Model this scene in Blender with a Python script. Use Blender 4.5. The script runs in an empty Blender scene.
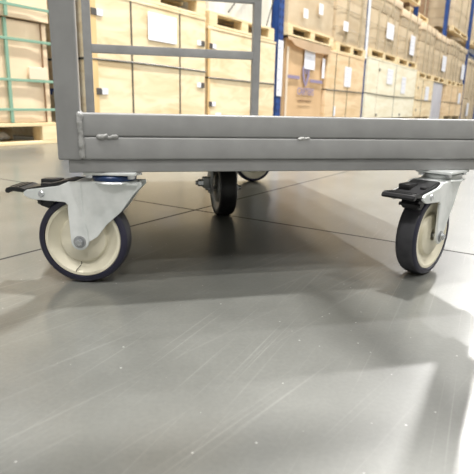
import bpy, bmesh, math, random
from mathutils import Vector, Matrix
random.seed(7)
PI = math.pi
scene = bpy.context.scene
COL = scene.collection

# ------------------------------------------------------------------ materials
def srgb(r, g, b):
    f = lambda c: (c/255/12.92) if c/255 <= .04045 else ((c/255+.055)/1.055)**2.4
    return (f(r), f(g), f(b), 1)

def mat(name, col, rough=.5, metal=0., spec=.5, coat=0.):
    m = bpy.data.materials.new(name); m.use_nodes = True
    b = m.node_tree.nodes['Principled BSDF']
    b.inputs['Base Color'].default_value = col
    b.inputs['Roughness'].default_value = rough
    b.inputs['Metallic'].default_value = metal
    b.inputs['Specular IOR Level'].default_value = spec
    b.inputs['Coat Weight'].default_value = coat
    return m

def noisy(name, c1, c2, scale=(4, 4, 4), nscale=5., rough=.5, metal=0., detail=4., bump=0., lo=.35, hi=.65, rough2=None, spec=.5, distort=0.):
    m = mat(name, c1, rough, metal, spec); nt = m.node_tree; N = nt.nodes; L = nt.links
    b = N['Principled BSDF']
    tc = N.new('ShaderNodeTexCoord'); mp = N.new('ShaderNodeMapping'); mp.inputs['Scale'].default_value = scale
    nz = N.new('ShaderNodeTexNoise'); nz.inputs['Scale'].default_value = nscale; nz.inputs['Detail'].default_value = detail
    nz.inputs['Distortion'].default_value = distort
    cr = N.new('ShaderNodeValToRGB')
    cr.color_ramp.elements[0].position = lo; cr.color_ramp.elements[0].color = c1
    cr.color_ramp.elements[1].position = hi; cr.color_ramp.elements[1].color = c2
    L.new(tc.outputs['Object'], mp.inputs['Vector']); L.new(mp.outputs['Vector'], nz.inputs['Vector'])
    L.new(nz.outputs['Fac'], cr.inputs['Fac']); L.new(cr.outputs['Color'], b.inputs['Base Color'])
    if rough2 is not None:
        mr = N.new('ShaderNodeMapRange'); mr.inputs['To Min'].default_value = rough; mr.inputs['To Max'].default_value = rough2
        L.new(nz.outputs['Fac'], mr.inputs['Value']); L.new(mr.outputs['Result'], b.inputs['Roughness'])
    if bump:
        bp = N.new('ShaderNodeBump'); bp.inputs['Strength'].default_value = bump; bp.inputs['Distance'].default_value = .01
        L.new(nz.outputs['Fac'], bp.inputs['Height']); L.new(bp.outputs['Normal'], b.inputs['Normal'])
    return m

JX, JY, JA = -.107, 1.248, math.radians(57.3)   # crossing of the floor joints and their direction

def floor_material():
    m = mat('polished_concrete', (.3, .3, .3, 1), .3); nt = m.node_tree; N = nt.nodes; L = nt.links
    b = N['Principled BSDF']
    def math_(op, a, c=None):
        n = N.new('ShaderNodeMath'); n.operation = op
        for i, v in enumerate((a, c)):
            if v is None: continue
            if isinstance(v, (int, float)): n.inputs[i].default_value = v
            else: L.new(v, n.inputs[i])
        return n.outputs[0]
    def ramp(src, p0, c0, p1, c1):
        r = N.new('ShaderNodeValToRGB'); e = r.color_ramp.elements
        e[0].position = p0; e[0].color = c0; e[1].position = p1; e[1].color = c1
        L.new(src, r.inputs['Fac']); return r.outputs['Color']
    def mix(fac, a, c, mode='MIX'):
        n = N.new('ShaderNodeMix'); n.data_type = 'RGBA'; n.blend_type = mode
        if isinstance(fac, (int, float)): n.inputs[0].default_value = fac
        else: L.new(fac, n.inputs[0])
        for i, v in ((6, a), (7, c)):
            if isinstance(v, tuple): n.inputs[i].default_value = v
            else: L.new(v, n.inputs[i])
        return n.outputs[2]
    geo = N.new('ShaderNodeNewGeometry')
    mp = N.new('ShaderNodeMapping'); mp.vector_type = 'TEXTURE'
    mp.inputs['Location'].default_value = (JX, JY, 0); mp.inputs['Rotation'].default_value = (0, 0, JA)
    L.new(geo.outputs['Position'], mp.inputs['Vector'])
    sx = N.new('ShaderNodeSeparateXYZ'); L.new(mp.outputs['Vector'], sx.inputs[0])
    # slight wobble of the saw cuts
    def joint(c):
        a = math_('ADD', c, 2.5 + 50.); a = math_('MODULO', a, 5.); a = math_('SUBTRACT', a, 2.5); a = math_('ABSOLUTE', a)
        r = N.new('ShaderNodeMapRange'); r.inputs['From Min'].default_value = .0026; r.inputs['From Max'].default_value = .0042
        r.inputs['To Min'].default_value = 1; r.inputs['To Max'].default_value = 0; L.new(a, r.inputs['Value']); return r.outputs['Result']
    j = math_('MAXIMUM', joint(sx.outputs[0]), joint(sx.outputs[1]))
    # large mottling
    n1 = N.new('ShaderNodeTexNoise'); n1.inputs['Scale'].default_value = 3.5; n1.inputs['Detail'].default_value = 6; n1.inputs['Roughness'].default_value = .6
    L.new(geo.outputs['Position'], n1.inputs['Vector'])
    base = ramp(n1.outputs['Fac'], .3, FLOOR_A, .7, FLOOR_B)
    n2 = N.new('ShaderNodeTexNoise'); n2.inputs['Scale'].default_value = 220; n2.inputs['Detail'].default_value = 3
    L.new(geo.outputs['Position'], n2.inputs['Vector'])
    fine = ramp(n2.outputs['Fac'], .3, (.93, .93, .93, 1), .7, (1.06, 1.06, 1.06, 1))
    base = mix(1., base, fine, 'MULTIPLY')
    # pale scratches, stretched along one direction
    def scratch(rot, sc, lo, hi):
        q0 = N.new('ShaderNodeMapping'); q0.inputs['Rotation'].default_value = (0, 0, -rot); L.new(geo.outputs['Position'], q0.inputs['Vector'])
        q = N.new('ShaderNodeMapping'); q.inputs['Scale'].default_value = sc
        L.new(q0.outputs['Vector'], q.inputs['Vector'])
        n = N.new('ShaderNodeTexNoise'); n.inputs['Scale'].default_value = 1.; n.inputs['Detail'].default_value = 2.5
        L.new(q.outputs['Vector'], n.inputs['Vector'])
        return ramp(n.outputs['Fac'], lo, (0, 0, 0, 1), hi, (1, 1, 1, 1))
    s1 = scratch(math.radians(50), (2.2, 190, 1), .62, .76)
    s2 = scratch(math.radians(64), (3.4, 330, 1), .62, .78)
    base = mix(math_('MULTIPLY', s1, .09), base, (.62, .62, .58, 1))
    base = mix(math_('MULTIPLY', s2, .13), base, (.62, .62, .58, 1))
    # small pale specks
    vo = N.new('ShaderNodeTexVoronoi'); vo.inputs['Scale'].default_value = 45; L.new(geo.outputs['Position'], vo.inputs['Vector'])
    sp = ramp(vo.outputs['Distance'], .035, (1, 1, 1, 1), .06, (0, 0, 0, 1))
    base = mix(math_('MULTIPLY', sp, .4), base, (.7, .7, .66, 1))
    base = mix(j, base, (.012, .011, .010, 1))
    L.new(base, b.inputs['Base Color'])
    rr = N.new('ShaderNodeMapRange'); rr.inputs['To Min'].default_value = .34; rr.inputs['To Max'].default_value = .46
    L.new(n1.outputs['Fac'], rr.inputs['Value'])
    L.new(math_('ADD', rr.outputs['Result'], math_('MULTIPLY', j, .5)), b.inputs['Roughness'])
    b.inputs['Specular IOR Level'].default_value = .7; cw = N.new('ShaderNodeMapRange'); cw.inputs['To Min'].default_value = .55; cw.inputs['To Max'].default_value = 0.; L.new(j, cw.inputs['Value']); L.new(cw.outputs['Result'], b.inputs['Coat Weight']); b.inputs['Coat Roughness'].default_value = .17; b.inputs['Coat IOR'].default_value = 1.45
    bp = N.new('ShaderNodeBump'); bp.inputs['Strength'].default_value = .06; bp.inputs['Distance'].default_value = .002
    L.new(n2.outputs['Fac'], bp.inputs['Height']); L.new(bp.outputs['Normal'], b.inputs['Normal'])
    return m

FLOOR_A = (.090, .092, .083, 1); FLOOR_B = (.150, .153, .139, 1)
M = {}
M['floor'] = floor_material()
M['paint'] = noisy('grey_powder_coat', (.262, .263, .260, 1), (.295, .296, .293, 1), (1, 1, 1), 30, .38, bump=.04)
M['weld'] = noisy('painted_weld', (.27, .27, .26, 1), (.36, .36, .35, 1), (1, 1, 1), 90, .3, bump=.3)
M['weld_bright'] = noisy('pale_weld', (.5, .5, .48, 1), (.75, .75, .73, 1), (1, 1, 1), 90, .25, bump=.3)
M['zinc'] = noisy('zinc_plate', (.66, .69, .68, 1), (.84, .86, .85, 1), (1, 1, 1), 28, .3, metal=.35, rough2=.42, bump=.05)
M['zinc_dull'] = noisy('dull_zinc', (.36, .37, .36, 1), (.5, .51, .5, 1), (1, 1, 1), 28, .42, metal=.55)
M['bolt'] = mat('bolt_steel', (.62, .64, .66, 1), .22, .9)
M['washer'] = mat('dark_washer', (.38, .39, .40, 1), .35, .6)
M['black'] = noisy('black_plastic', (.008, .008, .009, 1), (.016, .016, .017, 1), (1, 1, 1), 40, .36)
M['navy'] = noisy('navy_rubber', (.012, .012, .028, 1), (.022, .021, .042, 1), (1, 1, 1), 25, .33)
M['tread'] = noisy('worn_tread', (.028, .028, .034, 1), (.052, .052, .058, 1), (1, 1, 1), 40, .5)
M['rubber'] = noisy('black_rubber', (.008, .008, .008, 1), (.018, .018, .018, 1), (1, 1, 1), 40, .4)
M['cream'] = noisy('cream_plastic', (.68, .635, .49, 1), (.78, .735, .59, 1), (1, 1, 1), 20, .42)
M['grey_rim'] = noisy('cast_rim', (.22, .22, .20, 1), (.33, .33, .30, 1), (1, 1, 1), 40, .4, metal=.4)
M['blue_seal'] = mat('blue_seal', (.008, .032, .11, 1), .35)
M['crack'] = mat('dark_crack', (.05, .045, .035, 1), .8)
M['wood'] = noisy('pallet_wood', (.72, .55, .30, 1), (.84, .70, .45, 1), (1.2, 14, 14), 2.5, .7)
M['wood_tan'] = noisy('tan_batten', (.66, .43, .18, 1), (.76, .54, .27, 1), (1, 1, .25), 8, .7)
M['ply'] = noisy('birch_plywood', (.70, .53, .30, 1), (.85, .72, .49, 1), (1, 1, 4), 2.6, .62, detail=5, distort=1.2, lo=.3, hi=.6)
M['ply_pale'] = noisy('pale_plywood', (.78, .70, .50, 1), (.88, .83, .66, 1), (1, 1, 4), 2.2, .62, detail=5, distort=1., lo=.3, hi=.6)
M['ply_warm'] = noisy('warm_plywood', (.70, .50, .28, 1), (.84, .65, .42, 1), (1, 1, 4), 2.2, .62, detail=5, distort=1.)
M['card'] = noisy('cardboard', (.62, .41, .22, 1), (.70, .48, .27, 1), (1, 1, 1), 3, .6)
M['card_pale'] = noisy('pale_cardboard', (.78, .60, .40, 1), (.84, .67, .47, 1), (1, 1, 1), 3, .5)
M['card_brown_and_shade'] = noisy('brown_cardboard_and_shade', (.22, .13, .07, 1), (.28, .17, .09, 1), (1, 1, 1), 3, .6)  # seams and print; on the third bay load it is painted shade
M['wrapcard'] = noisy('wrapped_cardboard', (.56, .43, .27, 1), (.70, .58, .41, 1), (1, 1, 1.6), 3.5, .34, bump=.15, lo=.25, hi=.75)
M['wrapwhite'] = noisy('white_wrap', (.70, .66, .56, 1), (.84, .81, .73, 1), (3, 3, 1), 2.5, .3, bump=.4)
M['wrapgrey'] = noisy('grey_wrap', (.50, .49, .54, 1), (.68, .67, .71, 1), (8, 8, 1), 2.5, .3, bump=.4)
M['strap_black'] = mat('dark_strap', (.07, .065, .05, 1), .4)
M['strap_grey'] = mat('grey_strap', (.40, .34, .24, 1), .4)
M['strap_green'] = mat('green_strap', (.22, .38, .28, 1), .35)
M['clip'] = mat('dark_clip', (.14, .13, .12, 1), .35, .6)
M['paper'] = mat('white_paper', (.86, .87, .92, 1), .5)
M['print'] = mat('grey_print', (.60, .62, .72, 1), .6)
M['purple_print'] = mat('purple_print', (.28, .235, .35, 1), .6)
M['tape'] = mat('clear_tape', (.78, .66, .50, 1), .2)
M['rack_blue'] = noisy('blue_rack_paint', (.014, .05, .20, 1), (.022, .075, .27, 1), (1, 1, 1), 8, .4)
M['hole'] = mat('slot_dark', (.005, .01, .03, 1), .8)
M['white_label'] = mat('white_label', (.85, .87, .90, 1), .45)
M['wall'] = noisy('warehouse_wall', (.42, .42, .41, 1), (.48, .48, .47, 1), (1, 1, 1), .6, .8)
M['ceil'] = noisy('warehouse_ceiling', (.40, .40, .39, 1), (.46, .46, .45, 1), (1, 1, 1), .6, .8)
M['steel'] = mat('lamp_housing', (.35, .35, .36, 1), .4, .5)
M['film'] = mat('plastic_film', (.75, .74, .70, 1), .2)
lens = mat('lamp_lens', (1, 1, 1, 1), .5)
lens.node_tree.nodes['Principled BSDF'].inputs['Emission Color'].default_value = (1, .97, .92, 1)
lens.node_tree.nodes['Principled BSDF'].inputs['Emission Strength'].default_value = 14
M['lens'] = lens

# ------------------------------------------------------------------ mesh helpers
class MB:
    def __init__(self): self.bm = bmesh.new(); self.mats = []
    def _mi(self, m):
        if m is None: return 0
        if m not in self.mats: self.mats.append(m)
        return self.mats.index(m)
    def add(self, other, m=None, mtx=None):
        if mtx is not None: bmesh.ops.transform(other, matrix=mtx, verts=other.verts)
        me = bpy.data.meshes.new('t'); other.to_mesh(me); other.free()
        n = len(self.bm.faces); self.bm.from_mesh(me); bpy.data.meshes.remove(me)
        self.bm.faces.ensure_lookup_table(); mi = self._mi(m)
        for f in self.bm.faces[n:]: f.material_index = mi
        return self
    def box(self, x0, x1, y0, y1, z0, z1, bev=0., m=None, mtx=None, seg=2):
        b = bmesh.new(); bmesh.ops.create_cube(b, size=1)
        for v in b.verts:
            v.co = Vector(((x0+x1)/2+v.co.x*(x1-x0), (y0+y1)/2+v.co.y*(y1-y0), (z0+z1)/2+v.co.z*(z1-z0)))
        if bev: bmesh.ops.bevel(b, geom=b.edges[:], offset=bev, segments=seg, affect='EDGES', profile=.5)
        return self.add(b, m, mtx)
    def cyl(self, p0, p1, r, r2=None, n=20, m=None, bev=0.):
        p0, p1 = Vector(p0), Vector(p1); d = p1-p0
        b = bmesh.new(); bmesh.ops.create_cone(b, cap_ends=True, segments=n, radius1=r, radius2=r if r2 is None else r2, depth=d.length)
        if bev: bmesh.ops.bevel(b, geom=[e for e in b.edges if all(len(f.verts) > 4 or True for f in e.link_faces) and any(len(f.verts) > 4 for f in e.link_faces)], offset=bev, segments=2, affect='EDGES')
        q = Vector((0, 0, 1)).rotation_difference(d.normalized()).to_matrix().to_4x4()
        return self.add(b, m, Matrix.Translation((p0+p1)/2) @ q)
    def lathe(self, prof, axis='Z', n=48, m=None, mtx=None, closed=False):
        """prof = list of (r, h); revolved around the axis"""
        b = bmesh.new(); rings = []
        for r, h in prof:
            ring = []
            for k in range(n):
                a = 2*PI*k/n
                if axis == 'Z': c = (r*math.cos(a), r*math.sin(a), h)
                else: c = (r*math.cos(a), h, r*math.sin(a))
                ring.append(b.verts.new(c))
            rings.append(ring)
        prs = list(zip(rings, rings[1:])) + ([(rings[-1], rings[0])] if closed else [])
        for A, B in prs:
            for k in range(n): b.faces.new((A[k], A[(k+1) % n], B[(k+1) % n], B[k]))
        if not closed:
            b.faces.new(rings[0]); b.faces.new(rings[-1])
        bmesh.ops.recalc_face_normals(b, faces=b.faces[:])
        return self.add(b, m, mtx)
    def prism(self, pts, y0, y1, m=None, bev=0., bend=None, mtx=None):
        """outline (x,z) extruded from y0 to y1; bend(x,z)->dy"""
        b = bmesh.new()
        A = [b.verts.new((x, y0, z)) for x, z in pts]; B = [b.verts.new((x, y1, z)) for x, z in pts]
        b.faces.new(A); b.faces.new(B[::-1]); n = len(pts)
        for k in range(n): b.faces.new((A[k], B[k], B[(k+1) % n], A[(k+1) % n]))
        bmesh.ops.recalc_face_normals(b, faces=b.faces[:])
        if bev: bmesh.ops.bevel(b, geom=[e for e in b.edges if abs(e.verts[0].co.y-e.verts[1].co.y) < 1e-7], offset=bev, segments=2, affect='EDGES')
        if bend:
            for v in b.verts: v.co.y += bend(v.co.x, v.co.z)
        return self.add(b, m, mtx)
    def tube(self, pts, r, n=8, m=None, rad=None):
        b = bmesh.new(); rings = []; P = [Vector(p) for p in pts]
        for i, p in enumerate(P):
            d = (P[min(i+1, len(P)-1)]-P[max(i-1, 0)]).normalized()
            up = Vector((0, 0, 1)) if abs(d.z) < .9 else Vector((1, 0, 0))
            s = d.cross(up).normalized(); t = s.cross(d).normalized(); rr = rad[i] if rad else r
            rings.append([b.verts.new(p+(s*math.cos(2*PI*k/n)+t*math.sin(2*PI*k/n))*rr) for k in range(n)])
        for A, B in zip(rings, rings[1:]):
            for k in range(n): b.faces.new((A[k], A[(k+1) % n], B[(k+1) % n], B[k]))
        b.faces.new(rings[0]); b.faces.new(rings[-1][::-1])
        bmesh.ops.recalc_face_normals(b, faces=b.faces[:])
        return self.add(b, m)
    def build(self, name, m=None, parent=None, angle=35):
        if m is not None: self.mats = [m] + [q for q in self.mats if q is not m] if not self.mats else self.mats
        me = bpy.data.meshes.new(name); self.bm.to_mesh(me); self.bm.free()
        for q in (self.mats or [m]): me.materials.append(q)
        for p in me.polygons: p.use_smooth = True
        me.set_sharp_from_angle(angle=math.radians(angle))
        o = bpy.data.objects.new(name, me); COL.objects.link(o)
        if parent: o.parent = parent
        return o

def tag(o, label=None, cat=None, group=None, kind=None):
    if label: o['label'] = label
    if cat: o['category'] = cat
    if group: o['group'] = group
    if kind: o['kind'] = kind
    return o
def empty(name, loc, rz=0.):
    o = bpy.data.objects.new(name, None); COL.objects.link(o); o.empty_display_size = .1
    o.location = loc; o.rotation_euler = (0, 0, rz); return o
def copy_tree(o, parent=None):
    c = o.copy(); COL.objects.link(c); c.parent = parent
    for ch in [q for q in list(scene.objects) if q.parent is o]: copy_tree(ch, c)
    return c
def text_mesh(txt, size, m, parent, name, mtx, depth=.0006):
    cu = bpy.data.curves.new('txt', 'FONT'); cu.body = txt; cu.size = size; cu.extrude = depth; cu.align_x = 'CENTER'; cu.align_y = 'CENTER'
    cu.offset = size*.02
    o = bpy.data.objects.new('txt', cu); COL.objects.link(o)
    me = bpy.data.meshes.new_from_object(o.evaluated_get(bpy.context.evaluated_depsgraph_get()))
    bpy.data.objects.remove(o); bpy.data.curves.remove(cu)
    me.materials.clear(); me.materials.append(m); me.transform(mtx)
    q = bpy.data.objects.new(name, me); COL.objects.link(q); q.parent = parent
    return q

# ------------------------------------------------------------------ frames
CX, CY, PHI = -.2373, .6669, .2363                       # front left corner of the cart
RX, RY, RA = -1.3325, 2.9713, math.radians(58)           # front line of the goods in the rack
RM = Matrix.Translation((RX, RY, 0)) @ Matrix.Rotation(RA, 4, 'Z')
CM = Matrix.Translation((CX, CY, 0)) @ Matrix.Rotation(PHI, 4, 'Z')
def rk(s, d=0., z=0.): return RM @ Vector((s, d, z))

# ------------------------------------------------------------------ setting
def shell(name, x0, x1, y0, y1, z0, z1, m):
    o = MB().box(x0, x1, y0, y1, z0, z1).build(name, m); o.matrix_world = RM; tag(o, kind='structure'); return o
X0, X1, Y0, Y1, ZC = -12., 30., -10., 4., 8.
shell('floor', X0, X1, Y0, Y1, -.2, 0, M['floor'])
shell('ceiling', X0, X1, Y0, Y1, ZC, ZC+.2, M['ceil'])
shell('wall_left', X0-.2, X0, Y0-.2, Y1+.2, -.2, ZC+.2, M['wall'])
shell('wall_right', X1, X1+.2, Y0-.2, Y1+.2, -.2, ZC+.2, M['wall'])
shell('wall_front', X0, X1, Y0-.2, Y0, -.2, ZC+.2, M['wall'])
shell('wall_back', X0, X1, Y1, Y1+.2, -.2, ZC+.2, M['wall'])

# ------------------------------------------------------------------ lamps
def make_lamp():
    r = empty('high_bay_lamp', (0, 0, 0))
    h = MB(); h.lathe([(.03, .32), (.05, .30), (.06, .2), (.17, .12), (.19, .03), (.19, 0)], n=32)
    for k in range(12):
        a = k*PI/6; h.box(.06, .16, -.004, .004, .12, .22, mtx=Matrix.Rotation(a, 4, 'Z'))
    h.build('housing', M['steel'], r)
    MB().lathe([(.175, -.004), (.175, .01)], n=32).build('lens', M['lens'], r)
    MB().cyl((0, 0, .3), (0, 0, .6), .006, n=8).build('suspension_rod', M['steel'], r)
    return r
LZ = 7.4
lamp0 = make_lamp(); first = True
lamp_light = {}
LAMPS = [(10.3, -1.9, 1.0), (5.58, -1.69, .9), (1.0, -1.69, 2.1), (-3.58, -1.69, .9), (-8.1, -1.69, .8), (14.7, -1.69, .9), (19.3, -1.69, .9), (24., -1.69, .9),
         (9., -6.4, .75), (4.4, -6.4, .75), (-.2, -6.4, .75), (-4.8, -6.4, .75), (13.6, -6.4, .75)]  # unseen back row, added as fill for the rail fronts
POWER = 900; KEY = 8800
names_l = {0: 'over the aisle beside the tall carton stacks', 1: 'over the aisle beside the second blue upright', 2: 'over the aisle directly above the grey cart'}
for i, (a, b, k) in enumerate(LAMPS):
    r = lamp0 if first else copy_tree(lamp0); first = False
    r.location = rk(a, b, LZ)
    row = 'the aisle in front of the racks' if b > -3 else 'the open floor behind the viewer, added as unseen fill'
    tag(r, 'round high bay lamp hanging over ' + row, 'lamp', 'high bay lamps over ' + row)
for i, (a, b, k) in enumerate(LAMPS):
    if i == 0:   # added spotlight aimed at the cart to strengthen its shadow strip
        ld = bpy.data.lights.new('lamp_light', 'SPOT'); ld.shadow_soft_size = .15; ld.energy = KEY; ld.spot_size = math.radians(40); ld.spot_blend = .6
        ld.color = (1, .98, .95)
        lo = bpy.data.objects.new('lamp_light', ld); COL.objects.link(lo); lo.location = rk(a, b, LZ-.02)
        lo.rotation_euler = (Vector((.15, .35, 0))-lo.location).to_track_quat('-Z', 'Y').to_euler()
        ld = bpy.data.lights.new('lamp_light', 'AREA'); ld.shape = 'DISK'; ld.size = .34; ld.energy = POWER*.5
        ld.color = (1, .98, .95)
        l2 = bpy.data.objects.new('lamp_light', ld); COL.objects.link(l2); l2.location = rk(a, b, LZ-.02)
        continue
    ld = bpy.data.lights.new('lamp_light', 'AREA'); ld.shape = 'DISK'; ld.size = .34; ld.energy = POWER*k
    ld.color = (1, .98, .95)
    lo = bpy.data.objects.new('lamp_light', ld); COL.objects.link(lo); lo.location = rk(a, b, LZ-.02)

# ------------------------------------------------------------------ cart
T = .0305; ZT = .2432; S2 = .0175; WD = .704; LN = 1.05; ZB = ZT-2*T; ZS = ZB-S2
cart = empty('platform_cart', (CX, CY, 0), PHI)
tag(cart, 'grey welded steel cart frame on swivel casters, standing close in front', 'cart')
def tubebox(name, *a, m='paint', bev=.0028, seg=3): return MB().box(*a, bev=bev, seg=seg).build(name, M[m], cart)
tubebox('corner_post', 0, T, 0, T, ZB-.0003, 1.25)
tubebox('corner_post', WD-T, WD, 0, T, ZB-.0003, 1.25)
tubebox('front_rail', T-.0005, WD-T+.0005, 0, T, ZT-T, ZT)
tubebox('front_rail', T-.0005, WD-T+.0005, 0, T, ZB, ZT-T-.0002)
lr = tubebox('lower_rail', .0125, WD-.0125, .0045, T, ZS, ZB-.0003, bev=.0015)
tubebox('side_rail', 0, T, T, LN, ZB, ZB+T)
tubebox('side_rail', WD-T, WD, T, LN, ZB, ZB+T)
tubebox('rear_rail', T, WD-T, LN-T, LN, ZB, ZB+T)
tubebox('caster_rail', .05, .60, .50, .54, ZS, ZB-.0003, bev=.0015)
tubebox('caster_rail', .0125, WD-.0125, LN-.045, LN-.01, ZS, ZB-.0003, bev=.0015)
MB().box(T, WD-T, T, LN-T, ZB+.012, ZB+.016).build('deck', M['paint'], cart)
B = .025
# rear mesh gate: uprights and cross bars, as seen through the frame
for x0 in (-.012, .525): tubebox('gate_upright', x0, x0+B, LN-.025-B, LN-.025, ZB+T-.001, 1.25, bev=.002)
for z0 in (.405, .577, .75, .92): tubebox('gate_bar', .0135-.001, .526, LN-.025-B, LN-.025, z0, z0+B, bev=.002)
tubebox('top_rail', T, WD-T, 0, T, 1.22, 1.25); tubebox('top_rail', 0, T, T, LN-.05, 1.22, 1.25); tubebox('top_rail', .5, .55, T, LN-.05, 1.22, 1.249)
# weld beads
def bead(p0, p1, n, r, m, jit, name='weld_bead'):
    pts = []; rad = []
    p0, p1 = Vector(p0), Vector(p1); rnd = random.Random(int(p0.x*1e4)+int(p0.z*1e4))
    for i in range(n+1):
        t = i/n; p = p0.lerp(p1, t)+Vector((rnd.uniform(-jit, jit), 0, rnd.uniform(-jit, jit)))
        pts.append(p); rad.append(r*(.55 if i in (0, n) else rnd.uniform(.72, 1.15)))
    return MB().tube(pts, r, 10, rad=rad).build(name, M[m], cart, angle=80)
bead((T-.001, .0008, ZT+.001), (T+.0005, .0008, ZB+.001), 24, .0040, 'weld', .0008)
bead((T, .002, ZT), (T, T-.002, ZT), 10, .0022, 'weld', .0004)
bead((WD-T, .0008, ZT), (WD-T, .0008, ZB+.001), 22, .0030, 'weld', .0004)
bead((.050, .0004, ZT-T-.0005), (.0655, .0004, ZT-T+.0010), 6, .0037, 'weld', .0006)
bead((.063, .0006, ZT-T-.0006), (.0775, .0006, ZT-T-.0002), 6, .0031, 'weld', .0006)
bead((.331, .0004, ZT-T-.0008), (.341, .0004, ZT-T+.0002), 5, .0022, 'weld_bright', .0005)
bead((.341, .0004, ZT-T+.0001), (.350, .0004, ZT-T+.0004), 5, .0017, 'weld_bright', .0005)
bead((T, LN-.04, ZB+T), (T, LN-.05, ZB+T), 4, .002, 'weld', .0003)

# ---- casters
def wheel_parts(parent, cx, style, w=.016):
    R = .0652; ri = .0548
    tm, sm = (M['tread'], M['navy']) if style != 'dark' else (M['rubber'], M['rubber'])
    t = MB()
    side = [(ri, -w+.002), (ri+.0010, -w), (R-.0055, -w), (R-.0028, -w+.0009), (R-.0011, -w+.0030), (R-.0003, -w+.0065)]
    tread = [(R-.0003, -w+.0065), (R, -.004), (R, .004), (R-.0003, w-.0065)]
    t.lathe(side + tread[1:3] + [(r, -h) for r, h in side[::-1]], 'Y', 72, m=sm, closed=True)
    tr = t.build('tyre', None, parent, angle=50); tr.location = (cx, 0, R)
    tr.data.materials.append(tm)
    for p in tr.data.polygons:
        c = p.center; rr = math.hypot(c.x, c.z)
        if rr > R-.0008 and abs(c.y) < w-.004: p.material_index = 1
    h = MB()
    prof_half = [(ri+.0002, .0022), (ri, .0016), (ri-.001, .0008), (ri-.0048, .0010), (ri-.0062, .0024), (.0385, .0075), (.0350, .0080), (.0335, .0062), (.0325, .0030), (.031, .0018), (.0165, .0008), (.0145, 0), (.009, 0)]
    # height measured inward from the wheel's face
    p = [(r, -(w-d)) for r, d in prof_half] + [(r, (w-d)) for r, d in prof_half[::-1]]
    h.lathe(p, 'Y', 64, closed=True)
    h.build('wheel_rim', M['cream'] if style != 'dark' else M['grey_rim'], parent, angle=40).location = (cx, 0, R)

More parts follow.
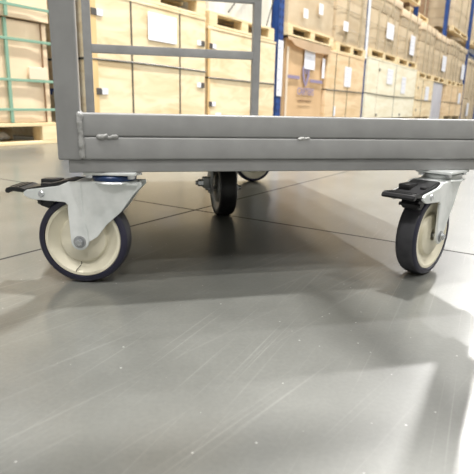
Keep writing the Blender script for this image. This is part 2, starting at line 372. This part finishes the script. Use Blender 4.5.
def build_caster(brake=True, dark=False, zp=ZS, trail=.046, wh=.016):
    c = empty('swivel_caster' if not dark else 'plain_caster', (0, 0, 0)); cx = -trail
    zm = M['zinc'] if not dark else M['zinc_dull']
    tp = MB().box(-.036, .036, -.029, .029, zp-.0045, zp-.0002, bev=.0012)
    top = tp.build('top_plate', zm, c)
    for sx in (-1, 1):
        for sy in (-1, 1):
            q = MB().cyl((sx*.029, sy*.022, zp-.009), (sx*.029, sy*.022, zp-.0044), .0052, n=6); q.build('plate_bolt', M['bolt'], c)
    MB().lathe([(.024, zp-.0135), (.0295, zp-.0128), (.0305, zp-.0110), (.0305, zp-.0078), (.0285, zp-.0060), (.02, zp-.0050)], 'Z', 48).build('seal_ring', M['blue_seal'] if not dark else M['rubber'], c)
    zt = zp-.0135   # top of the fork crown
    th = .0028; yo = wh+.0075
    f = MB()
    # crown: flat plate joining the two legs, slightly domed
    f.lathe([(.020, zt-.004), (.030, zt-.0045), (.0325, zt-.002), (.031, zt), (.02, zt+.0012)], 'Z', 40)
    f.box(-.056, .036, -yo, yo, zt-.0050, zt-.0016, bev=.0012)
    ax, az = cx, .0652; rb = .0125
    arc = [(ax+rb*math.cos(a), az+rb*math.sin(a)) for a in [math.radians(d) for d in range(190, 356, 15)]]
    if brake: arm = [(-.060, .1175), (-.064, .1215), (-.106, .1240), (-.115, .1262), (-.121, .1300), (-.121, .1345), (-.116, .1378), (-.092, .1410), (-.072, .1440), (-.058, zt-.0010)]
    else: arm = [(-.060, .128), (-.062, zt-.003)]
    # flat leg with its arm
    outline = [(-.040, zt-.0002)] + [(-.0385, .10), (ax+.0122, az+.014), (ax+rb, az)] + arc[::-1][0:] + [(ax-rb, az), (-.0605, .112)] + arm
    # the slanted web that folds in under the crown
    web = [(-.0425, zt-.0002), (.041, zt-.0008), (.0415, zt-.006), (.030, zt-.018), (.012, .108), (-.008, .090), (-.022, .072), (ax+rb-.001, az-.001), (ax+.0120, az+.016), (-.0420, .10)]
    def bend(x, z): return max(0., x+.0395)*.12
    for s in (-1, 1):
        mt = Matrix.Scale(s, 4, (0, 1, 0)) if s == 1 else None
        mm = Matrix.Identity(4) if s == -1 else Matrix.Scale(-1, 4, (0, 1, 0))
        f.prism(outline, -yo-th-.0013, -yo, bev=.0009, mtx=mm)
        f.prism(web, -yo-th, -yo, bev=.0004, bend=bend, mtx=mm)
    bmesh.ops.recalc_face_normals(f.bm, faces=f.bm.faces[:])
    f.build('fork', zm, c, angle=30)
    wheel_parts(c, cx, 'dark' if dark else 'cream', wh)
    a = MB(); bk = 1.35 if dark else 1.
    a.cyl((cx, -yo-th-.0006, az), (cx, yo+th+.0006, az), .0042, n=16)
    for s in (-1, 1):
        MB().cyl((cx, s*(yo+th+.001), az), (cx, s*(yo+th+.0024), az), .0088*bk, n=28, bev=.0004).build('washer', M['washer'], c)
        a.cyl((cx, s*(yo+th+.0022), az), (cx, s*(yo+th+.0070), az), .0062*bk, n=6, bev=.0012)
        a.cyl((cx, s*(yo+th+.0055), az), (cx, s*(yo+th+(.0085 if not dark else .013)), az), .0040*bk, n=14, bev=.0005)
    a.build('axle_bolt', M['bolt'], c)
    if dark:
        k = MB(); k.prism([(cx-.016, .052), (cx+.016, .052), (cx+.022, .075), (cx+.018, .115), (cx-.018, .115), (cx-.022, .075)], yo+th, yo+th+.004, bev=.001)
        k.box(cx-.013, cx+.013, yo+th+.002, yo+th+.020, .066, .092, bev=.003)
        k.build('lock_bracket', zm, c)
        k = MB(); k.cyl((cx-.003, yo+th+.014, .079), (cx-.003, yo+th+.032, .079), .0085, n=6, bev=.0008); k.cyl((cx-.003, yo+th+.03, .079), (cx-.003, yo+th+.037, .079), .005, n=14)
        k.build('lock_bolt', M['bolt'], c)
    if brake:
        for s in (-1, 1):
            r = MB(); r.lathe([(.0045, 0), (.0043, .0012), (.0030, .0022)], 'Y', 16, mtx=Matrix.Translation((-.096, s*(yo+th+.0012), .1325)) @ Matrix.Scale(s, 4, (0, 1, 0)))
            bmesh.ops.recalc_face_normals(r.bm, faces=r.bm.faces[:])
            r.build('rivet', M['bolt'], c)
        p = MB()
        # treadle: broad lip, then a body running up between the arms
        lip = [(-.148, .1355), (-.147, .1325), (-.143, .1320), (-.138, .1350), (-.120, .1330), (-.120, .1375), (-.128, .1402), (-.140, .1408), (-.146, .1390)]
        p.prism(lip, -.0255, .0255, bev=.0010)
        body = [(-.122, .1330), (-.122, .1378), (-.100, .1425), (-.060, zt+.0005), (-.052, zt-.001), (-.050, zt-.006), (-.07, .1330), (-.09, .1270), (-.11, .1270)]
        p.prism(body, -.0215, .0215, bev=.0012)
        for k in range(3): p.box(-.142+k*.006, -.1398+k*.006, -.020, .020, .1400, .1412, bev=.0003)
        p.box(-.108, -.080, .002, .0200, .1400, .1490, bev=.0015)
        p.box(-.100, -.070, -.0190, -.010, .1400, .1462, bev=.0015)
        pd = p.build('brake_pedal', M['black'], c)
        s = MB(); s.prism([(-.104, .128), (-.090, .128), (-.082, .1235), (-.086, .1150), (-.0935, .1095), (-.104, .1130), (-.109, .120)], -.0135, .0135, bev=.0012)
        s.cyl((-.104, -.017, .1185), (-.104, .017, .1185), .0028, n=12)
        s.build('brake_shoe', M['black'], c)
    return c

def place(c, x, y, ang):   # ang: world direction in which the wheel trails
    c.location = (x, y, 0); c.rotation_euler = (0, 0, ang-PI); c.parent = cart
    c.location = CM.inverted() @ Vector((x, y, 0)); c.rotation_euler = (0, 0, ang-PI-PHI)
def cl(a, b): v = CM @ Vector((a, b, 0)); return v.x, v.y

# casters bolt to the cart, so they are children of it
cA = build_caster(); place(cA, *cl(.0715, .032), math.radians(178.5)); cA['label'] = 'front caster with cream wheel seen side on'
# the hairline scuff on the near rim
sc = [(-.004, -.0160, -.0330), (-.0035, -.0148, -.0360), (-.0055, -.0150, -.0395), (-.0085, -.0150, -.0430), (-.0115, -.0157, -.0462), (-.0122, -.0163, -.0490)]
MB().tube([(x, y+.0012, z) for x, y, z in sc], .0006, 6).build('rim_scuff', M['crack'], cA).location = (-.046, 0, .0652)
cB = copy_tree(cA)
for q in list(scene.objects):
    if q.parent is cB and q.name.startswith('rim_scuff'): bpy.data.objects.remove(q)
place(cB, *cl(.589, .018), 3.94); cB['label'] = 'front caster with black brake pedal turned toward the viewer'
for q in scene.objects:
    if q.parent is cB and q.name.startswith('seal_ring'): q.data = q.data.copy(); q.data.materials[0] = M['zinc_dull']
cC = build_caster(brake=False, dark=True, wh=.020); place(cC, *cl(.320, .520), math.radians(285)); cC['label'] = 'middle caster with black tyre'
cD = copy_tree(cB)
for q in list(scene.objects):
    if q.parent is cD and (q.name.startswith('brake') or q.name.startswith('rivet')): bpy.data.objects.remove(q)
place(cD, *cl(.585, LN-.035), math.radians(197)); cD['label'] = 'rear caster beyond the middle wheel'
cE = copy_tree(cD); place(cE, *cl(.075, LN-.035), math.radians(235)); cE['label'] = 'rear caster behind the front caster'

# ------------------------------------------------------------------ rack goods
def rempty(name, s, d, z): 
    o = empty(name, rk(s, d, z), RA); return o

def pallet(s0, s1, z, h=.13, depth=1.05, d=0., label='', blocks=3, group=None, detail=True):
    z += .003 if z > .2 else 0.
    o = rempty('pallet', s0, d, z); L = s1-s0; tb = .02
    def slats(y0s, z0, name):
        for y in y0s: MB().box(0, L, y, y+.095, z0, z0+tb, bev=.002, seg=1).build(name, M['wood'], o)
    slats([0, .235, .475, .715, depth-.095], h-tb, 'deck_board')
    slats([0, .475, depth-.095], 0, 'bottom_board')
    for i in range(blocks):
        x = (L-.12)*i/(blocks-1)
        for y in (0, .475, depth-.095): MB().box(x, x+.12, y, y+.095, tb, h-tb, bev=.002, seg=1).build('block', M['wood'], o)
    return tag(o, label, 'pallet', group or 'wooden pallets in the rack')

def label_part(parent, s0, s1, z0, z1, y=-.004, lines=5, m='paper'):
    p = MB().box(s0, s1, y, y+.0015, z0, z1).build('paper_label', M[m], parent)
    if lines:
        t = MB(); h = (z1-z0)
        for i in range(lines):
            zz = z1-h*(.12+.8*i/lines); t.box(s0+(s1-s0)*.1, s1-(s1-s0)*(.1+.25*(i % 3)/2), y-.0008, y, zz-h*.03, zz)
        t.build('printed_lines', M['print'], p)
    return p

def straps(parent, W, H, D_, vs=(), hs=(), m='strap_black', w=.014, bow=0.):
    for x in vs:
        t = MB(); t.box(x-w/2, x+w/2, -.0035, 0, 0, H+.002); t.box(x-w/2, x+w/2, -.0035, D_, H, H+.0025); t.build('strap', M[m], parent)
    for z in hs:
        t = MB()
        n = 10
        t.tube([(W*i/n, -.0025-.004*math.sin(PI*i/n), z-bow*math.sin(PI*i/n)) for i in range(n+1)], w*.5, 6)
        t.box(-.003, 0, -.003, D_, z-w/2, z+w/2); t.build('strap', M[m], parent)

def crate(s0, s1, z1, label, m='ply', depth=1.05, vs=(), hs=(), z0=0., clips=(), papers=(), post=None, seams=(), bow=.01, strapm='strap_black', group=None, d=0.):
    o = rempty('wooden_crate', s0, d, z0); W = s1-s0; H = z1-z0; sk = .11
    for x in (.02, W/2-.05, W-.12): MB().box(x, x+.1, .01, depth, 0, sk, bev=.002, seg=1).build('skid', M['wood'], o)
    MB().box(0, W, 0, depth, sk, H-.022, bev=.003, seg=1).build('panel_box', M[m], o)
    MB().box(-.004, W+.004, -.004, depth+.004, H-.022, H, bev=.002, seg=1).build('crate_lid', M[m], o)
    if post: MB().box(0, post, -.006, .02, sk, H-.022, bev=.002, seg=1).build('corner_batten', M['wood_tan'], o)
    for x in seams: MB().box(x, x+.004, -.0015, .002, sk, H-.022).build('panel_seam', M['card_brown_and_shade'], o)
    straps(o, W, H, depth, vs, hs, strapm, bow=bow)
    for (x, z, mm) in clips:
        c = MB().box(x, x+.05, -.010, 0, z-.022, z+.022, bev=.002, seg=1).build('metal_clip', M['clip'], o)
        if mm: MB().box(x+.05*mm, x+.05*mm+.055, -.008, 0, z-.02, z+.018, bev=.002, seg=1).build('clip_tongue', M['paper'], c)
    for a in papers: label_part(o, *a)
    return tag(o, label, 'crate', group or 'wooden crates on the rack floor')

def carton(s0, s1, z0, z1, label, m='wrapcard', depth=1.0, vs=(), hs=(), lid=.10, labels=(), d=.01, strapm='strap_grey', bulge=.015, seams=(), w=.0065, name='cardboard_carton', group=None, cat='carton', lidm=None):
    z0 += .004 if z0 > .2 else 0.; o = rempty(name, s0, d, z0); W = s1-s0; H = z1-z0
    b = bmesh.new(); bmesh.ops.create_grid(b, x_segments=1, y_segments=1, size=.5); b.free()
    b = bmesh.new(); bmesh.ops.create_cube(b, size=1)
    bmesh.ops.subdivide_edges(b, edges=b.edges[:], cuts=7, use_grid_fill=True)
    rnd = random.Random(int(s0*100)+int(z0*10))
    for v in b.verts:
        x, y, z = v.co.x, v.co.y, v.co.z
        k = bulge*(1-(2*x)**2)*(1-(2*z)**2)
        kx = bulge*(1-(2*y)**2)*(1-(2*z)**2)
        cr = .018 if abs(x) > .49 and abs(y) > .49 else 0
        v.co = Vector((W/2+x*(W-.02-cr)+(kx if x > .49 else -kx if x < -.49 else 0), depth/2+y*(depth-.02-cr)+(-k if y < -.49 else k if y > .49 else 0), H*(.5+z)*(1)))
        if z < .49 and abs(z) < .49: v.co += Vector((rnd.uniform(-1, 1), rnd.uniform(-1, 1), 0))*bulge*.12
    q = MB(); q.add(b); q.build('box_body', M[m], o, angle=50 if bulge > .008 else 1)
    if lid:
        l = MB(); l.box(-.004, W+.004, -.014-bulge*.2, depth+.01, H-lid, H+.006, bev=.008); l.build('box_lid', M[lidm or m], o)
    for x in vs: MB().box(x-w/2, x+w/2, -.018-bulge, -.006, 0, H+.009).build('strap', M[strapm], o)
    for z in hs:
        t = MB(); n = 8; t.tube([(W*i/n, -.006-bulge*.9*math.sin(PI*i/n), z) for i in range(n+1)], w*.5, 6); t.box(-.008, -.001, -.008, depth, z-w/2, z+w/2); t.build('strap', M[strapm], o)
    for x in seams: MB().box(x, x+.005, -.003-bulge, .01, 0, H-lid).build('seam', M['card_brown_and_shade'], o)
    for (a0, a1, c0, c1) in labels: label_part(o, a0, a1, c0, c1, y=-.020-bulge, lines=4)
    return tag(o, label, cat, group or 'strapped cartons stacked in the rack')

# left stack with green straps
pallet(-.93, .350, 0, .128, label='pale wooden pallet on the floor at far left under green strapped carton', group='floor pallets at the left')
o = carton(-.93, .345, .131, .70, 'tan cardboard carton bound with green straps on the floor pallet', m='card_pale', lid=0, seams=(1.205,), bulge=0., d=.012)
for x in (.965,): MB().box(x-.009, x+.009, -.012, 0, 0, .572).build('strap', M['strap_green'], o)
for z in (.075, .241, .463): 
    t = MB(); t.box(-.003, 1.278, -.013, -.002, z-.0075, z+.0075, bev=.001, seg=1); t.box(1.272, 1.280, -.013, 1., z-.0075, z+.0075); t.build('strap', M['strap_green'], o)
MB().box(1.10, 1.225, -.010, 0, .25, .32, bev=.002, seg=1).build('tape_patch', M['tape'], o)
MB().box(1.262, 1.280, -.012, 0, .150, .185).build('edge_clip', M['strap_black'], o)
o = carton(-.95, .352, .706, 1.45, 'tan lidded carton with green straps stacked on the floor carton at far left', m='card_pale', lid=0, bulge=0., d=-.008)
for x in (.985,): MB().box(x-.009, x+.009, -.012, 0, 0, .75).build('strap', M['strap_green'], o)
for z in (.062, .35, .6):
    t = MB(); t.box(-.003, 1.304, -.013, -.002, z-.0075, z+.0075, bev=.001, seg=1); t.box(1.298, 1.306, -.013, 1., z-.0075, z+.0075); t.build('strap', M['strap_green'], o)
# crumpled film lying under the pallet mouth
f = MB(); b = bmesh.new(); bmesh.ops.create_icosphere(b, subdivisions=3, radius=1)
rnd = random.Random(3)
for v in b.verts: v.co = Vector((v.co.x*.07, v.co.y*.04, max(0, v.co.z*.035+.012)))+Vector((rnd.uniform(-1, 1), rnd.uniform(-1, 1), rnd.uniform(0, 1)))*.006
f.add(b); o = f.build('plastic_film', M['film'], None, angle=20); o.location = rk(.06, .20, .0215); o.rotation_euler = (0, 0, RA)
tag(o, 'crumpled pale plastic film lying inside the floor pallet opening', 'film')

# bay A
crate(.60, 1.93, .97, 'plywood crate with large white paper, behind the cart gate at left', vs=(.43, .98), hs=(.535,), post=.10,
      clips=((.055, .83, 1), (.075, .33, 1), (1.26, .76, -1), (1.26, .42, -1)), papers=((.60, .93, .715, .91, -.009, 9),), bow=-.008)
pallet(.66, 1.93, .97, .13, label='pallet on top of the plywood crate with the large white paper')
carton(.64, 1.92, 1.10, 1.95, 'white wrapped load on the pallet above the leftmost plywood crate', m='wrapwhite', lid=0, group='wrapped loads above crates')
crate(1.97, 3.20, .915, 'plywood crate with metal corner clips just left of the first blue upright', vs=(), hs=(.49,), post=.03,
      clips=((.01, .755, 1), (.01, .265, 1)), papers=((.11, .20, .13, .19, -.009, 0),), bow=.0)
pallet(1.99, 3.16, .917, .12, depth=1.0, label='pallet on the crate just left of the first blue upright')
o = carton(2.0, 3.15, 1.038, 1.85, 'white wrapped load with dark diagonal strap near the first blue upright', m='wrapwhite', lid=0, group='wrapped loads above crates')
MB().tube([(.25, -.03, .02), (.55, -.04, .3), (.9, -.04, .78)], .007, 6).build('strap', M['strap_black'], o)
MB().tube([(.95, -.03, .0), (1.08, -.04, .3), (1.12, -.04, .78)], .006, 6).build('strap', M['strap_black'], o)
# bay B: printed carton
o = carton(3.46, 4.57, 0.0, 1.0, 'brown carton printed with purple lettering and emblem beside the first blue upright', m='card', lid=0, bulge=0., seams=(), group='printed carton', d=.01)
MB().box(.02, .06, -.008, 0, .1, .9).build('tape_strip', M['tape'], o)
yy = -.009
for x0, x1, z0 in ((.05, .36, .572), (.66, 1.04, .552)):
    MB().box(x0, x1, yy-.001, yy+.004, z0, z0+.036).build('printed_bar', M['purple_print'], o)
e = MB()
for s in (-1, 1):
    q = [(s*.10, .10), (s*.045, .10), (s*.05, .02), (s*.02, -.05), (0, -.09), (0, -.13), (s*.06, -.07), (s*.095, 0)]
    e.prism(q if s > 0 else q[::-1], -.0015, .001, mtx=Matrix.Translation((.53, yy, .62)))
e.prism([(-.02, .09), (.02, .09), (.015, .02), (-.015, .02)], -.0015, .001, mtx=Matrix.Translation((.53, yy, .62)))
e.build('printed_emblem', M['purple_print'], o)
text_mesh('CARTERS', .115, M['purple_print'], o, 'printed_lettering', Matrix.Translation((.55, yy-.0015, .435)) @ Matrix.Rotation(PI/2, 4, 'X'))
MB().box(.36, .72, yy-.001, yy+.004, .325, .338).build('printed_line', M['card_brown_and_shade'], o)
label_part(o, .46, .76, .70, .93, y=-.014, lines=6)
label_part(o, 1.0, 1.08, .62, .86, y=-.012, lines=0)
# curved cardboard sheet drooping over it
sh = MB(); b = bmesh.new(); n = 14; rows = []
for i in range(n+1):
    t = i/n; x = 1.20*t-.03
    zd = .0 if t < .1 else -.05*math.sin((t-.1)/.9*PI*.9)
    rows.append([b.verts.new((x, y, z)) for (y, z) in ((.6, 1.003), (-.02, 1.003), (-.035, .997), (-.038, .925+zd*.6+(.04 if t < .08 else 0)))])
for A, C in zip(rows, rows[1:]):
    for k in range(3): b.faces.new((A[k], C[k], C[k+1], A[k+1]))
r_ = bmesh.ops.solidify(b, geom=b.faces[:], thickness=-.006)
sh.add(b); o2 = sh.build('cardboard_sheet', M['card_pale'], None, angle=40); o2.location = rk(3.46, .01, .004); o2.rotation_euler = (0, 0, RA)
tag(o2, 'curved cardboard cover sheet drooping over the purple printed carton', 'cardboard sheet')
pallet(3.47, 4.78, 1.016, .12, label='pallet resting on the purple printed carton')
carton(3.49, 4.80, 1.137, 1.98, 'shiny wrapped carton on the pallet above the purple printed carton', m='wrapcard', lid=0, labels=((.30, .42, .10, .2), (.72, .84, .2, .32)), hs=(.45,))
crate(4.62, 6.05, .98, 'warm plywood crate with a white paper beside the purple printed carton', m='ply_warm', vs=(.30, .78), hs=(.49,), papers=((.62, .88, .55, .82, -.009, 4), (.30, .36, .15, .28, -.009, 0)), bow=.0)
pallet(4.90, 6.07, .98, .125, label='pallet on the warm plywood crate with one white paper')
carton(4.87, 6.08, 1.111, 1.98, 'tan wrapped carton with small label left of the second blue upright', m='wrapcard', vs=(.3, .85), hs=(.18, .42, .6), lid=.0, labels=((.12, .30, .14, .26),), bulge=.03)
# bay C
crate(6.25, 9.30, 1.04, 'long pale plywood crate with two papers beyond the second blue upright', m='ply_pale', vs=(1.55,), hs=(.50,), clips=((.55, .88, 0), (.55, .16, 0), (2.0, .16, 0)), seams=(.52,),
      papers=((1.0, 1.35, .68, .93, -.009, 3), (1.95, 2.25, .55, .85, -.009, 3)), bow=.02)
pallet(6.24, 7.80, 1.042, .12, label='left pallet on the long pale crate')
pallet(7.84, 9.25, 1.042, .12, label='right pallet on the long pale crate')
carton(6.25, 7.82, 1.164, 1.74, 'strapped carton on the left pallet of the long pale crate', vs=(.3, .75, 1.15), hs=(.15, .36), lid=0, labels=((.70, 1.10, .22, .46),))
carton(7.86, 9.22, 1.164, 1.70, 'strapped carton on the right pallet of the long pale crate', vs=(.4, .9), hs=(.15, .36), lid=0, labels=((.62, .95, .10, .45),))
carton(6.25, 7.82, 1.747, 2.06, 'flat lidded carton topping the left stack of the long pale crate', m='wrapcard', hs=(.1,), lid=.12, vs=(.5, 1.0), lidm='card_pale')
carton(7.87, 9.22, 1.707, 1.98, 'flat lidded carton topping the right stack of the long pale crate', m='wrapcard', hs=(.1,), lid=.12, vs=(.5, 1.0), lidm='card_pale')
# bay D
crate(9.44, 10.95, .90, 'narrow plywood crate right of the long pale crate', m='ply', hs=(.46,), vs=(.5,), papers=((.75, 1.1, .45, .76, -.009, 3),), clips=((.05, .7, 0), (.05, .25, 0)), bow=0)
o = carton(11.0, 12.2, 0, .89, 'grey wrapped load standing right of the narrow plywood crate', m='wrapgrey', lid=0, bulge=.02, name='wrapped_load', group='grey wrapped load', cat='wrapped load')
pallet(9.44, 10.78, .902, .115, label='left pallet in the third bay stack')
pallet(10.84, 12.22, .902, .115, label='right pallet in the third bay stack')
carton(9.44, 10.80, 1.02, 1.62, 'lower left strapped carton in the third bay stack', m='wrapcard', vs=(.3, .7, 1.1), hs=(.15, .3, .45), lid=0)
carton(10.84, 12.20, 1.02, 1.60, 'lower right strapped carton in the third bay stack', m='wrapcard', vs=(.4, .9), hs=(.15, .3, .45), lid=0, labels=((.7, 1.15, .15, .5),))
carton(9.44, 10.80, 1.63, 1.97, 'lidded carton topping the left of the third bay stack', m='wrapcard', vs=(.3, .7, 1.1), hs=(.1,), lid=.13, lidm='card_pale')
carton(10.84, 12.20, 1.61, 1.95, 'lidded carton topping the right of the third bay stack', m='wrapcard', vs=(.4, .9), hs=(.1,), lid=.13, lidm='card_pale')
# bay E
crate(12.56, 15.05, .90, 'far warm plywood crate beyond the grey wrapped load', m='ply_warm', hs=(.47,), vs=(.7, 1.6), papers=((1.75, 2.15, .45, .75, -.009, 3),), bow=0)
pallet(12.52, 13.75, .902, .115, label='left pallet on the far warm plywood crate')
pallet(13.8, 15.0, .902, .115, label='right pallet on the far warm plywood crate')
carton(12.48, 13.78, 1.02, 1.64, 'lower left carton on the far warm plywood crate', vs=(.3, .7, 1.1), hs=(.2, .4), lid=0)
carton(13.82, 14.98, 1.02, 1.62, 'lower right carton on the far warm plywood crate', vs=(.5,), hs=(.2, .4), lid=0, labels=((.4, .9, .1, .5),))
carton(12.48, 13.78, 1.65, 1.98, 'lidded carton topping the left of the far warm crate stack', vs=(.3, .7, 1.1), hs=(.1,), lid=.12)
carton(13.82, 14.98, 1.63, 1.97, 'lidded carton topping the right of the far warm crate stack', vs=(.5,), hs=(.1,), lid=.12)
# bay F
carton(15.62, 17.9, .0, .62, 'lower carton of the farthest stack at the right', vs=(.5, 1.1, 1.7), hs=(.2, .45), lid=0, labels=((.3, .7, .1, .5),), m='wrapcard')
carton(15.62, 17.9, .63, 1.78, 'upper carton of the farthest stack at the right', vs=(.5, 1.1, 1.7), hs=(.2, .45), lid=.1, m='wrapcard')
carton(18.6, 20.9, .0, 1.2, 'carton behind the farthest stack', vs=(.5, 1.1, 1.7), hs=(.3, .8), lid=.1, m='wrapcard')
# upper level loads
ZL = 2.20
def upper(s0, s1, ztop, words, m='wrapcard', d=.01):
    mid = (s0+s1)/2
    pallet(s0, s1, ZL, .115, d=d, label='upper level pallet under the '+words, blocks=3)
    carton(s0, s1, ZL+.117, ZL+.117+(ztop-ZL)*.5, 'lower carton of the '+words, m=m, vs=((s1-s0)*.3, (s1-s0)*.7), hs=(.2, .42), lid=0, d=d)
    carton(s0, s1, ZL+.124+(ztop-ZL)*.5, ztop, 'top carton of the '+words, m=m, vs=((s1-s0)*.3, (s1-s0)*.7), hs=(.2,), lid=.12, d=d)
upper(.7, 3.0, 3.5, 'upper level load left of the first blue upright')
upper(3.6, 5.9, 3.5, 'upper level load left of the second blue upright')
upper(6.5, 7.75, 3.6, 'upper level load over the left of the long pale crate')
upper(7.8, 9.05, 3.6, 'upper level load over the right of the long pale crate')
upper(9.6, 11.3, 3.7, 'upper level load in the third bay, its shade painted dark brown', m='card_brown_and_shade', d=.35)  # set back, with the shade of the gap put into its colour
upper(12.5, 14.75, 3.9, 'upper level load over the far warm crate')
upper(15.7, 18., 3.7, 'upper level load over the farthest stack')

# the rack itself
rack = empty('pallet_rack', (RX, RY, 0), RA)
tag(rack, 'blue steel pallet rack with white label strips, holding crates and cartons', 'rack')
UP = [(-2.35, .1), (.455, .1), (3.30, .12), (6.10, .105), (9.335, .06), (12.25, .12), (15.22, .13), (18.2, .13), (21.2, .13)]
for s, w in UP:
    for d in (.12 if s in (9.335, 12.25) else .03, 1.12):
        u = MB(); u.box(s, s+w, d, d+.012, 0, 5.2, bev=.002, seg=1); u.box(s, s+.006, d, d+.085, 0, 5.2); u.box(s+w-.006, s+w, d, d+.085, 0, 5.2)
        uo = u.build('upright', M['rack_blue'], rack)
        if d < .5:
            h = MB()
            for k in range(40):
                z = .12+k*.075
                for q in (.25, .75): h.box(s+w*q-.007, s+w*q+.007, d-.0012, d+.002, z, z+.030, bev=0)
            h.build('slot_holes', M['hole'], uo)
            MB().box(s-.02, s+w+.02, d-.02, d+.11, .0005, .006).build('foot_plate', M['rack_blue'], uo)
    b_ = MB()
    for k in (0, 1, 4, 5): b_.box(s+w*.3, s+w*.3+.03, .11, 1.13, .3+k*.8, .34+k*.8)
    b_.build('frame_brace', M['rack_blue'], rack)
for (s0, w0), (s1, w1) in zip(UP, UP[1:]):
    for d in (.40, 1.00):
        MB().box(s0+w0, s1, d, d+.05, ZL-.085, ZL-.002, bev=.003, seg=1).build('beam', M['rack_blue'], rack)
for (s, w), z0, z1, i in ((UP[2], .37, .95, 2), (UP[3], 1.0, 1.85, 3), (UP[4], 1.1, 1.9, 4)):
    dd = .09 if i == 4 else 0.
    MB().box(s+.006, s+w-.006, dd+.020, dd+.0285, z0, z1).build('label_strip', M['white_label'], rack)
    pm = MB()
    for k in range(5): pm.box(s+.015, s+w*.5, dd+.0185, dd+.0202, z0+.05+k*.11, z0+.075+k*.11)
    pm.build('strip_print', M['print'], rack)

# ------------------------------------------------------------------ world, camera
w = bpy.data.worlds.new('World'); scene.world = w; w.use_nodes = True
w.node_tree.nodes['Background'].inputs[0].default_value = (.9, .93, 1, 1); w.node_tree.nodes['Background'].inputs[1].default_value = .3
F = 505.39; pitch, roll, H = .2542, .0231, .2565
fw = Vector((0, math.cos(pitch), -math.sin(pitch))); up = Vector((0, math.sin(pitch), math.cos(pitch))); rt = Vector((1, 0, 0))
r2 = rt*math.cos(roll)+up*math.sin(roll); u2 = up*math.cos(roll)-rt*math.sin(roll)
cd = bpy.data.cameras.new('camera'); cam = bpy.data.objects.new('camera', cd); COL.objects.link(cam)
mw = Matrix((r2, u2, -fw)).transposed().to_4x4(); mw.translation = Vector((0, 0, H)); cam.matrix_world = mw
cd.sensor_width = 36; cd.sensor_fit = 'HORIZONTAL'; cd.lens = F/474*36; cd.clip_start = .01; cd.clip_end = 200
cd.dof.use_dof = True; cd.dof.focus_distance = .76; cd.dof.aperture_fstop = 12
scene.camera = cam
scene.view_settings.view_transform = 'Standard'; scene.view_settings.look = 'None'; scene.view_settings.gamma = 1
scene.view_settings.use_curve_mapping = False; scene.view_settings.exposure = -1.3
scene.cycles.use_denoising = True
scene.cycles.max_bounces = 8; scene.cycles.diffuse_bounces = 5
scene.cycles.sample_clamp_indirect = 4
